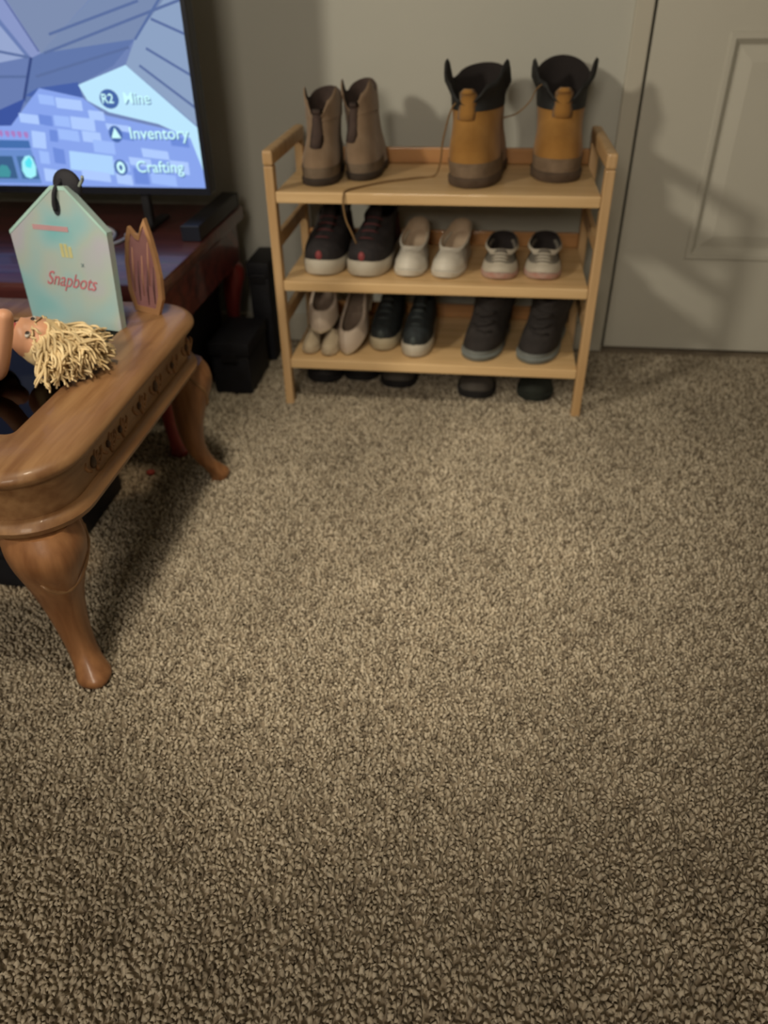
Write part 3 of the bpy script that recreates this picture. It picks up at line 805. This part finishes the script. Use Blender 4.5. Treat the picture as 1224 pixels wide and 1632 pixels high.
shape('stone_floor', [(-1.034, 0.607), (-0.949, 0.679), (-0.857, 0.661), (-0.812, 0.628), (-0.631, 0.592), (-0.598, 0.46), (-1.6, 0.46), (-1.6, 0.601)], (138, 166, 238))
for i, q in enumerate([[(-0.955, 0.668), (-0.921, 0.664), (-0.922, 0.646), (-0.956, 0.65)], [(-0.918, 0.662), (-0.861, 0.656), (-0.862, 0.636), (-0.919, 0.642)],
                       [(-1.009, 0.632), (-0.953, 0.626), (-0.954, 0.608), (-1.01, 0.614)], [(-0.931, 0.628), (-0.897, 0.625), (-0.898, 0.604), (-0.933, 0.608)],
                       [(-0.894, 0.626), (-0.841, 0.621), (-0.843, 0.596), (-0.896, 0.602)], [(-0.851, 0.638), (-0.817, 0.635), (-0.817, 0.617), (-0.851, 0.62)],
                       [(-0.929, 0.602), (-0.883, 0.597), (-0.884, 0.576), (-0.93, 0.581)], [(-0.875, 0.598), (-0.834, 0.594), (-0.834, 0.573), (-0.876, 0.577)],
                       [(-0.99, 0.598), (-0.959, 0.594), (-0.965, 0.561), (-0.996, 0.564)], [(-0.854, 0.581), (-0.807, 0.576), (-0.808, 0.551), (-0.856, 0.556)],
                       [(-0.818, 0.613), (-0.767, 0.608), (-0.766, 0.596), (-0.816, 0.601)], [(-0.914, 0.558), (-0.816, 0.548), (-0.82, 0.509), (-0.92, 0.52)],
                       [(-0.984, 0.558), (-0.962, 0.555), (-0.965, 0.53), (-0.987, 0.532)], [(-0.983, 0.522), (-0.951, 0.518), (-0.954, 0.492), (-0.986, 0.495)],
                       [(-0.748, 0.565), (-0.689, 0.558), (-0.688, 0.541), (-0.747, 0.547)], [(-0.818, 0.54), (-0.783, 0.536), (-0.782, 0.517), (-0.818, 0.521)],
                       [(-0.78, 0.547), (-0.731, 0.542), (-0.73, 0.526), (-0.779, 0.531)], [(-0.689, 0.541), (-0.647, 0.537), (-0.647, 0.511), (-0.689, 0.516)],
                       [(-0.737, 0.515), (-0.68, 0.509), (-0.68, 0.487), (-0.737, 0.493)], [(-0.817, 0.513), (-0.781, 0.509), (-0.781, 0.488), (-0.817, 0.492)],
                       [(-0.895, 0.52), (-0.831, 0.513), (-0.831, 0.494), (-0.896, 0.5)]]):
    shape('stone_block', q, (176, 214, 255) if i == 11 else ((176, 204, 255) if i % 3 else (160, 190, 252)))
for q in ([(-.965, .63), (-.935, .626), (-.937, .606), (-.967, .61)], [(-.948, .60), (-.93, .598), (-.934, .575), (-.952, .577)], [(-.95, .565), (-.925, .56), (-.928, .53), (-.953, .533)],
          [(-.80, .60), (-.76, .592), (-.76, .578), (-.80, .584)], [(-.775, .525), (-.742, .521), (-.742, .49), (-.776, .492)], [(-.68, .59), (-.64, .583), (-.638, .566), (-.678, .57)]):
    shape('stone_block', q, (112, 142, 220))
shape('bright_opening', [(-0.86, 0.685), (-0.749, 0.721), (-0.611, 0.602), (-0.598, 0.59), (-.598, .50), (-0.611, 0.504), (-0.634, 0.585), (-0.70, .612), (-0.804, 0.634), (-0.847, 0.656)], (190, 232, 255))
shape('item_bar', [(-1.6, 0.559), (-1.001, 0.56), (-0.996, 0.49), (-1.6, 0.49)], (106, 142, 205))
shape('item_bar', [(-1.6, 0.585), (-1.001, 0.578), (-1.001, 0.562), (-1.6, 0.562)], (70, 112, 175))
shape('item_slot', [(-1.125, 0.546), (-1.05, 0.546), (-1.050, 0.499), (-1.125, 0.499)], (62, 98, 140))
shape('item_slot', [(-1.040, 0.546), (-0.999, 0.546), (-0.998, 0.499), (-1.040, 0.499)], (72, 112, 160))
shape('item', [(-1.031, 0.534), (-1.02, 0.546), (-1.009, 0.548), (-1.003, 0.542), (-1.000, 0.524), (-1.005, 0.506), (-1.019, 0.5), (-1.03, 0.503), (-1.035, 0.516)], (165, 245, 255))
shape('item', [(-1.024, 0.534), (-1.01, 0.545), (-1.006, 0.534), (-1.013, 0.521), (-1.024, 0.524)], (92, 228, 245))
shape('item', [(-1.095, 0.518), (-1.081, 0.528), (-1.068, 0.526), (-1.063, 0.513), (-1.069, 0.502), (-1.097, 0.502)], (70, 150, 160))
for x, z in [(-1.076, .592), (-1.062, 0.592), (-1.047, 0.591), (-1.033, 0.591), (-1.019, 0.59), (-1.004, 0.589)]:
    shape('status_pip', [(x - .005, z + .006), (x + .005, z + .006), (x + .005, z - .002), (x, z - .008), (x - .005, z - .002)], (172, 128, 196))


def circle(x, z, rx, rz, n=16):
    return [(x + rx * math.cos(2 * PI * k / n), z + rz * math.sin(2 * PI * k / n)) for k in range(n)]


def text(name, s, loc, size, m, parent, rot=(PI / 2, 0, 0), shear=0.0, sx=1.0, ext=0.0, space=1.0, bold=0.0):
    cu = bpy.data.curves.new(name, 'FONT'); cu.body = s; cu.size = size; cu.align_x = 'CENTER'; cu.align_y = 'CENTER'
    cu.shear = shear; cu.extrude = ext; cu.space_character = space; cu.offset = bold
    tmp = bpy.data.objects.new(name, cu); C.objects.link(tmp)
    dg = bpy.context.evaluated_depsgraph_get()
    me_ = bpy.data.meshes.new_from_object(tmp.evaluated_get(dg))
    bpy.data.objects.remove(tmp, do_unlink=True)
    me_.materials.clear(); me_.materials.append(m)
    o = bpy.data.objects.new(name, me_); C.objects.link(o); o.parent = parent
    o.location = loc; o.rotation_euler = rot; o.scale = (sx, 1, 1)
    return o


DK = (72, 104, 168)
shape('button_badge', circle(-.798, .659, .021, .0185), DK)
shape('button_badge', circle(-.799, .592, .015, .0165), DK)
shape('button_badge', circle(-.802, .525, .0155, .0165), DK)
e_txt = emis('screen_lettering', rgb(205, 252, 255), 1.05)
e_sh = emis('screen_lettering_shadow', rgb(86, 122, 172))
yt = VY - .0001 - .000025 * (lay[0] + 1)
for s, x, z, sz, k in (('Mine', -.738, .660, .030, 1.0), ('Inventory', -.703, .593, .033, 1.03), ('Crafting', -.713, .526, .033, 1.0)):
    text('lettering_shadow', s, T_(x + .002, z - .0022, yt), sz, e_sh, SCR, sx=k, bold=.0003)
    text('lettering', s, T_(x, z, yt - .0001), sz, e_txt, SCR, sx=k, bold=.0003)
text('lettering', 'R2', T_(-.802, .659, yt - .0001), .025, e_txt, SCR, bold=.0003)
tri = [(-.799, .605), (-.788, .584), (-.810, .584)]
MB().add([T_(p[0], p[1], yt - .0001) for p in tri], [(0, 1, 2)]).build('triangle_symbol', e_txt, SCR)
oo = circle(-.802, .525, .0095, .0125); oi = circle(-.802, .525, .004, .006)
MB().rings([[T_(p[0], p[1], yt - .0001) for p in oo], [T_(p[0], p[1], yt - .0001) for p in oi]], False, False).build('circle_symbol', e_txt, SCR)

# ================================================================ THINGS UNDER AND BESIDE THE STAND


def case(name, label, x0, x1, y0, y1, h, cat='box', b=.006, lid=.75, handle=False):
    t = thing(name, label, cat, ((x0 + x1) / 2, (y0 + y1) / 2, 0))
    hx, hy = (x1 - x0) / 2, (y1 - y0) / 2
    MB().box(-hx + .003, hx - .003, -hy + .003, hy - .003, 0, h * lid, b).build('body', M_blackbox, t, True, 40)
    MB().box(-hx, hx, -hy, hy, h * lid + .0008, h, b).build('lid', M_blackbox, t, True, 40)
    m = MB().box(-.02, .02, -hy - .003, -hy + .004, h * lid - .014, h * lid + .010, .002)
    m.build('latch', M_blackp, t)
    return t


case('black_case', 'large black case standing under the dark cherry TV stand', -1.15, -.680, 1.56, 1.92, .245)
case('black_case', 'low black box on the carpet just right of the TV stand', -.655, -.552, 1.700, 1.880, .135)
case('black_case', 'slim upright black case against the wall beside the rack', -.600, -.540, 1.905, 2.045, .268, lid=.85)
case('black_case', 'flat black box on the carpet under the coffee table', -1.12, -.712, .935, 1.262, .082)
sb_ = thing('slim_box', 'long slim black bar lying along the right edge of the TV stand', 'box', (-.637, 1.812, SZ))
MB().box(-.021, .021, -.150, .150, .0005, .034, .006).build('body', M_blackp, sb_, True, 40)
for y_ in (-.153, .153):
    MB().box(-.021, .021, min(y_, y_ * .98), max(y_, y_ * .98), .001, .0335, .001).build('end_cap', M_bezel, sb_)
# little red scrap
rs_ = MB()
rs_.rings([[(math.cos(2 * PI * k / 9) * (.010 + .002 * math.sin(3 * k)) * q, math.sin(2 * PI * k / 9) * .008 * q, z + .001 * math.sin(2.1 * k)) for k in range(9)] for q, z in ((.7, .001), (1, .004), (.8, .009), (.3, .011))])
sc_ = rs_.build('red_scrap', mat('red_paper', (0.36, 0.06, 0.05), .7), None, True); sc_.location = (-.675, 1.315, .001)
tag(sc_, 'small crumpled red scrap on the carpet beyond the coffee table', 'scrap')
# white cable on the stand
pts = spline([(-.90, 1.60, .4235), (-.872, 1.66, .4235), (-.861, 1.70, .4235), (-.866, 1.735, .4265), (-.83, 1.70, .4235), (-.815, 1.64, .4235), (-.81, 1.61, .4235), (-.795, 1.63, .424), (-.79, 1.67, .4235), (-.80, 1.69, .4235)], 6)
cb = MB().tube(pts, .0034, 8)
cbo = cb.build('cable', mat('pale_cable', (0.55, 0.56, 0.62), .5), None, True)
cbo.location.z = SZ - .42
tag(cbo, 'thin pale cable coiled on the TV stand top below the screen', 'cable')

# ================================================================ ON THE COFFEE TABLE
# tall pale blue tag-shaped package
tgw = thing('gift_package', 'pale blue five-sided tag-shaped package with pink lettering standing on the coffee table', 'package', (-.686, 1.215, TZ - .004), (math.radians(-4), 0, math.radians(-12)))
def tagmat():
    m = bpy.data.materials.new('pale_blue_print'); m.use_nodes = True
    nt = m.node_tree; b = nt.nodes['Principled BSDF']; b.inputs['Roughness'].default_value = .45
    tc = nt.nodes.new('ShaderNodeTexCoord'); n = nt.nodes.new('ShaderNodeTexNoise'); n.inputs['Scale'].default_value = 9; n.inputs['Detail'].default_value = 1.5
    nt.links.new(tc.outputs['Object'], n.inputs['Vector'])
    r = nt.nodes.new('ShaderNodeValToRGB'); cr = r.color_ramp
    cr.elements[0].position = .30; cr.elements[0].color = (*rgb(118, 182, 192), 1); cr.elements[1].position = .72; cr.elements[1].color = (*rgb(188, 180, 180), 1)
    for p, c in ((.42, rgb(148, 186, 192)), (.52, rgb(168, 184, 180)), (.62, rgb(174, 176, 190))):
        e = cr.elements.new(p); e.color = (*c, 1)
    nt.links.new(n.outputs['Fac'], r.inputs['Fac']); nt.links.new(r.outputs[0], b.inputs['Base Color'])
    return m
tk = .007
# tilted outline: the package leans a little to the right
def pkg(pts, y0, y1, m, nm, bev=0):
    return MB().prism(pts, 'y', y0, y1).build(nm, m, tgw)
body = pkg([(-.101, .000), (.083, .000), (.086, .163), (.020, .228), (-.006, .228), (-.108, .152)], -tk, tk, tagmat(), 'card_body')
MB().prism([(-.1082, .147), (-.006, .2225), (.020, .2225), (.0862, .158), (.0866, .1635), (.020, .2285), (-.006, .2285), (-.1086, .1525)], 'y', -tk - .0008, -tk + .001).build('roof_edge', mat('pale_mint_edge', rgb(176, 214, 208), .5), tgw)
MB().prism(circle(-.002, .198, .0075, .015, 14), 'y', -tk - .0012, -tk + .002).build('hang_slot', mat('slot_dark', (.02, .025, .035), .8), tgw)
M_ptx = mat('pink_print', rgb(196, 112, 124), .6); M_ytx = mat('yellow_print', rgb(196, 194, 140), .6); M_gtx = mat('grey_print', rgb(105, 130, 135), .6)
yp = -tk - .0006
MB().box(-.058, .012, yp, yp + .001, .1585, .1665).build('printed_band', mat('rose_band', rgb(190, 150, 158), .6), tgw)
m = MB()
for x in (-.011, -.003, .005):
    m.box(x, x + .0062, yp, yp + .001, .117, .139 if x < 0 else .135, .0004)
m.build('yellow_emblem', M_ytx, tgw)
text('lettering', 'x', (.028, yp, .108), .012, M_gtx, tgw, ext=.0003)
text('lettering', 'Snapbots', (-.004, yp, .078), .034, M_ptx, tgw, shear=.55, sx=.80, ext=.0004, rot=(PI / 2, math.radians(2), 0), bold=0)
m = MB()
m.ellipsoid((.012, .012, .226), .027, .010, .026, 20, 12)
m.tube(spline([(-.002, -tk - .003, .192), (.000, -tk - .005, .208), (.004, -tk - .002, .224), (.008, .006, .236)], 5), [.0035] * 16, 8)
m.build('hang_loop', mat('black_ribbon', (.016, .016, .024), .7), tgw, True)
m = MB().tube(spline([(.012, tk, .205), (.030, tk + .003, .222), (.044, tk + .002, .236), (.05, .004, .243)], 4), .0026, 6)
m.build('clear_strap', mat('pale_strap', (.35, .42, .40), .5), tgw, True)

# orange rimmed wing-shaped cardboard cut-out with two tips
wg = thing('wing_cutout', 'orange-edged pink striped wing cut-out with two pointed tips on the coffee table', 'cut-out', (-.590, 1.275, TZ), (math.radians(-4), math.radians(3), math.radians(-18)))
WO = [(-.026, .0), (.026, .0), (.037, .030), (.037, .070), (.031, .105), (.022, .138), (.013, .164), (.005, .150), (-.002, .134), (-.012, .136), (-.023, .146), (-.031, .125), (-.037, .085), (-.036, .035)]
cxw, czw = .0, .075
inn = [(cxw + (x - cxw) * .78, czw + (z - czw) * .86) for x, z in WO]
M_wr = mat('orange_rim', (.42, .23, .11), .6, (.35, .18, .08), 30); M_wp = mat('pink_field', (.34, .17, .16), .7, (.25, .11, .12), 18)
R = [[(x, -.003, z) for x, z in WO], [(x, .003, z) for x, z in WO]]
MB().rings(R, False, True).build('back_card', M_wr, wg)
MB().rings([[(x, -.003, z) for x, z in WO], [(x, -.005, z) for x, z in WO], [(x, -.005, z) for x, z in inn], [(x, -.0032, z) for x, z in inn]], False, False).build('rim', M_wr, wg)
MB().add([(x, -.0034, z) for x, z in inn], [tuple(range(len(inn)))]).build('field', M_wp, wg)
for i, (x, z0, z1) in enumerate(((-.022, .035, .112), (-.012, .02, .09), (-.003, .03, .10), (.006, .015, .075), (.012, .05, .125), (.020, .02, .085))):
    MB().tube([(x, -.0036, z0), (x + .001, -.0042, (z0 + z1) / 2), (x + .003, -.0036, z1)], [.0008, .0022, .0008], 6).build('vein', mat('dark_vein', (.13, .06, .065), .7) if i % 2 else mat('peach_vein', (.46, .24, .17), .7), wg, True)

# ---------------------------------------------------------------- doll lying on the table
doll = thing('doll', 'blonde curly-haired doll lying on its back across the coffee table', 'doll', (-.682, 1.03, TZ))
doll.scale = (1.32, 1.32, 1.32)
sk = mat('doll_skin', (.62, .33, .20), .45, (.58, .29, .17), 12, spec=.4)
vd = [((-.150, .010, .026), .027), ((-.105, .008, .027), .022), ((-.062, .006, .029), .026), ((-.040, .005, .030), .013), ((-.020, .004, .033), .012),
      # arm raised towards the viewer
      ((-.060, -.028, .030), .013), ((-.010, -.055, .016), .0125), ((.017, -.057, .072), .0105), ((.025, -.057, .094), .009),
      # other arm lying flat
      ((-.064, .040, .028), .012), ((-.105, .060, .018), .0095), ((-.145, .062, .014), .008),
      # legs
      ((-.180, -.012, .024), .020), ((-.255, -.022, .020), .015), ((-.330, -.024, .014), .011), ((-.345, -.024, .024), .009),
      ((-.180, .030, .024), .020), ((-.255, .034, .020), .015), ((-.330, .036, .014), .011), ((-.345, .036, .024), .009)]
ed = [(0, 1), (1, 2), (2, 3), (3, 4), (2, 5), (5, 6), (6, 7), (7, 8), (2, 9), (9, 10), (10, 11), (0, 12), (12, 13), (13, 14), (14, 15), (0, 16), (16, 17), (17, 18), (18, 19)]
me = bpy.data.meshes.new('body'); me.from_pydata([v for v, r in vd], ed, []); me.materials.append(sk)
bo = bpy.data.objects.new('body', me); C.objects.link(bo); bo.parent = doll
sm = bo.modifiers.new('skin', 'SKIN'); sm.use_smooth_shade = True
for i, (v, r) in enumerate(vd):
    me.skin_vertices[0].data[i].radius = (r, r)
me.skin_vertices[0].data[0].use_root = True
bo.modifiers.new('sub', 'SUBSURF').levels = 2; bo.modifiers['sub'].render_levels = 2
# head: crown to +x, face up and a little to the viewer
hd = Matrix.Rotation(math.radians(28), 3, 'X')
HC = Vector((.014, .000, .036))
R = []
for i in range(15):
    a = -PI / 2 + PI * (i + .05) / 14.1
    rr = []
    for k in range(20):
        th = 2 * PI * k / 20
        # local axes: x towards crown, z face normal
        x = .031 * math.sin(a); q = math.cos(a) * (1 - .14 * max(0, -math.sin(a)))
        y = .0255 * q * math.cos(th); z = .0275 * q * math.sin(th)
        if math.sin(th) > .9 and -.35 < math.sin(a) < .0:
            z += .0045                                   # nose
        if z > 0 and -.75 < math.sin(a) < -.55:
            z += .0015                                   # lips and chin
        if z > 0 and .05 < math.sin(a) < .30 and .3 < abs(math.cos(th)) < .75:
            z -= .0022                                   # eye sockets
        rr.append(HC + hd @ Vector((x, y, z)))
    R.append(rr)
head = MB().rings(R).build('head', sk, doll, True)
ew = mat('eye_white', (.62, .58, .52), .3); ei = mat('eye_dark', (.03, .022, .02), .25); lp = mat('doll_lips', (.50, .10, .10), .4); bw = mat('doll_brow', (.20, .12, .05), .8)
for sd in (-1, 1):
    MB().ellipsoid(HC + hd @ Vector((.004, sd * .0105, .0225)), .0032, .0052, .0022, 10, 6, hd).build('eye', ew, head, True)
    MB().ellipsoid(HC + hd @ Vector((.004, sd * .0100, .0243)), .0026, .0026, .0012, 10, 6, hd).build('iris', ei, head, True)
    MB().tube([HC + hd @ Vector((.0095, sd * .005, .0245)), HC + hd @ Vector((.0115, sd * .010, .0232)), HC + hd @ Vector((.0105, sd * .016, .0195))], .0009, 6).build('eyebrow', bw, head, True)
MB().ellipsoid(HC + hd @ Vector((-.0165, 0, .0222)), .0022, .0058, .0018, 10, 6, hd).build('lips', lp, head, True)
# curly hair: many wavy locks falling away from the crown onto the table edge
hr = mat('blonde_hair', (.74, .60, .36), .6, (.58, .43, .22), 60, spec=.3)
hm = MB()
R = []
for i in range(11):     # cap
    a = -PI / 2 + PI * (i + .05) / 10.1
    R.append([HC + hd @ Vector((.007 + .030 * math.sin(a), .0285 * math.cos(a) * math.cos(2 * PI * k / 16), -.005 + .0285 * math.cos(a) * math.sin(2 * PI * k / 16))) for k in range(16)])
hm.rings(R)
rr_ = random.Random(5)
for i in range(640):
    a = rr_.uniform(0, 2 * PI); u = rr_.uniform(.05, 1)
    st = HC + hd @ Vector((.004 + .028 * (1 - u * .9), .027 * math.cos(a) * u, -.004 + .029 * math.sin(a) * u))
    st.z = max(st.z, .006)
    ln = rr_.uniform(.022, .058)
    ang = rr_.uniform(-1.35, .9)
    dx, dy = math.cos(ang), math.sin(ang) * 1.0
    ph = rr_.uniform(0, 6.28); am = rr_.uniform(.003, .006); n = 15; fq = rr_.uniform(7, 11)
    zt_ = rr_.uniform(.003, .050) * (1 - .25 * abs(ang))
    P = []
    for k in range(n):
        t = k / (n - 1)
        P.append((st.x + dx * ln * t + am * math.sin(ph + t * fq) * t ** .4, st.y + dy * ln * t + am * math.cos(ph + t * fq) * t ** .4,
                  max(.003, st.z * (1 - t) + zt_ * t * (1.25 - .45 * t) + .003 * math.sin(ph + 9 * t))))
    hm.tube(P, [.0011 + .0008 * math.sin(PI * k / (n - 1)) for k in range(n)], 5)
hm.build('hair', hr, doll, True)
# dark dress over the torso
dr_ = MB()
R = []
for x, r, z in ((-.045, .022, .030), (-.062, .031, .031), (-.105, .028, .030), (-.150, .034, .031), (-.205, .052, .034)):
    R.append([(x, .008 + r * 1.15 * math.cos(2 * PI * k / 18), max(.002, z + min(r, .030) * math.sin(2 * PI * k / 18))) for k in range(18)])
dr_.rings(R, False, False).build('dress', mat('plum_dress', (.05, .025, .035), .8, (.03, .016, .022), 40), doll, True)
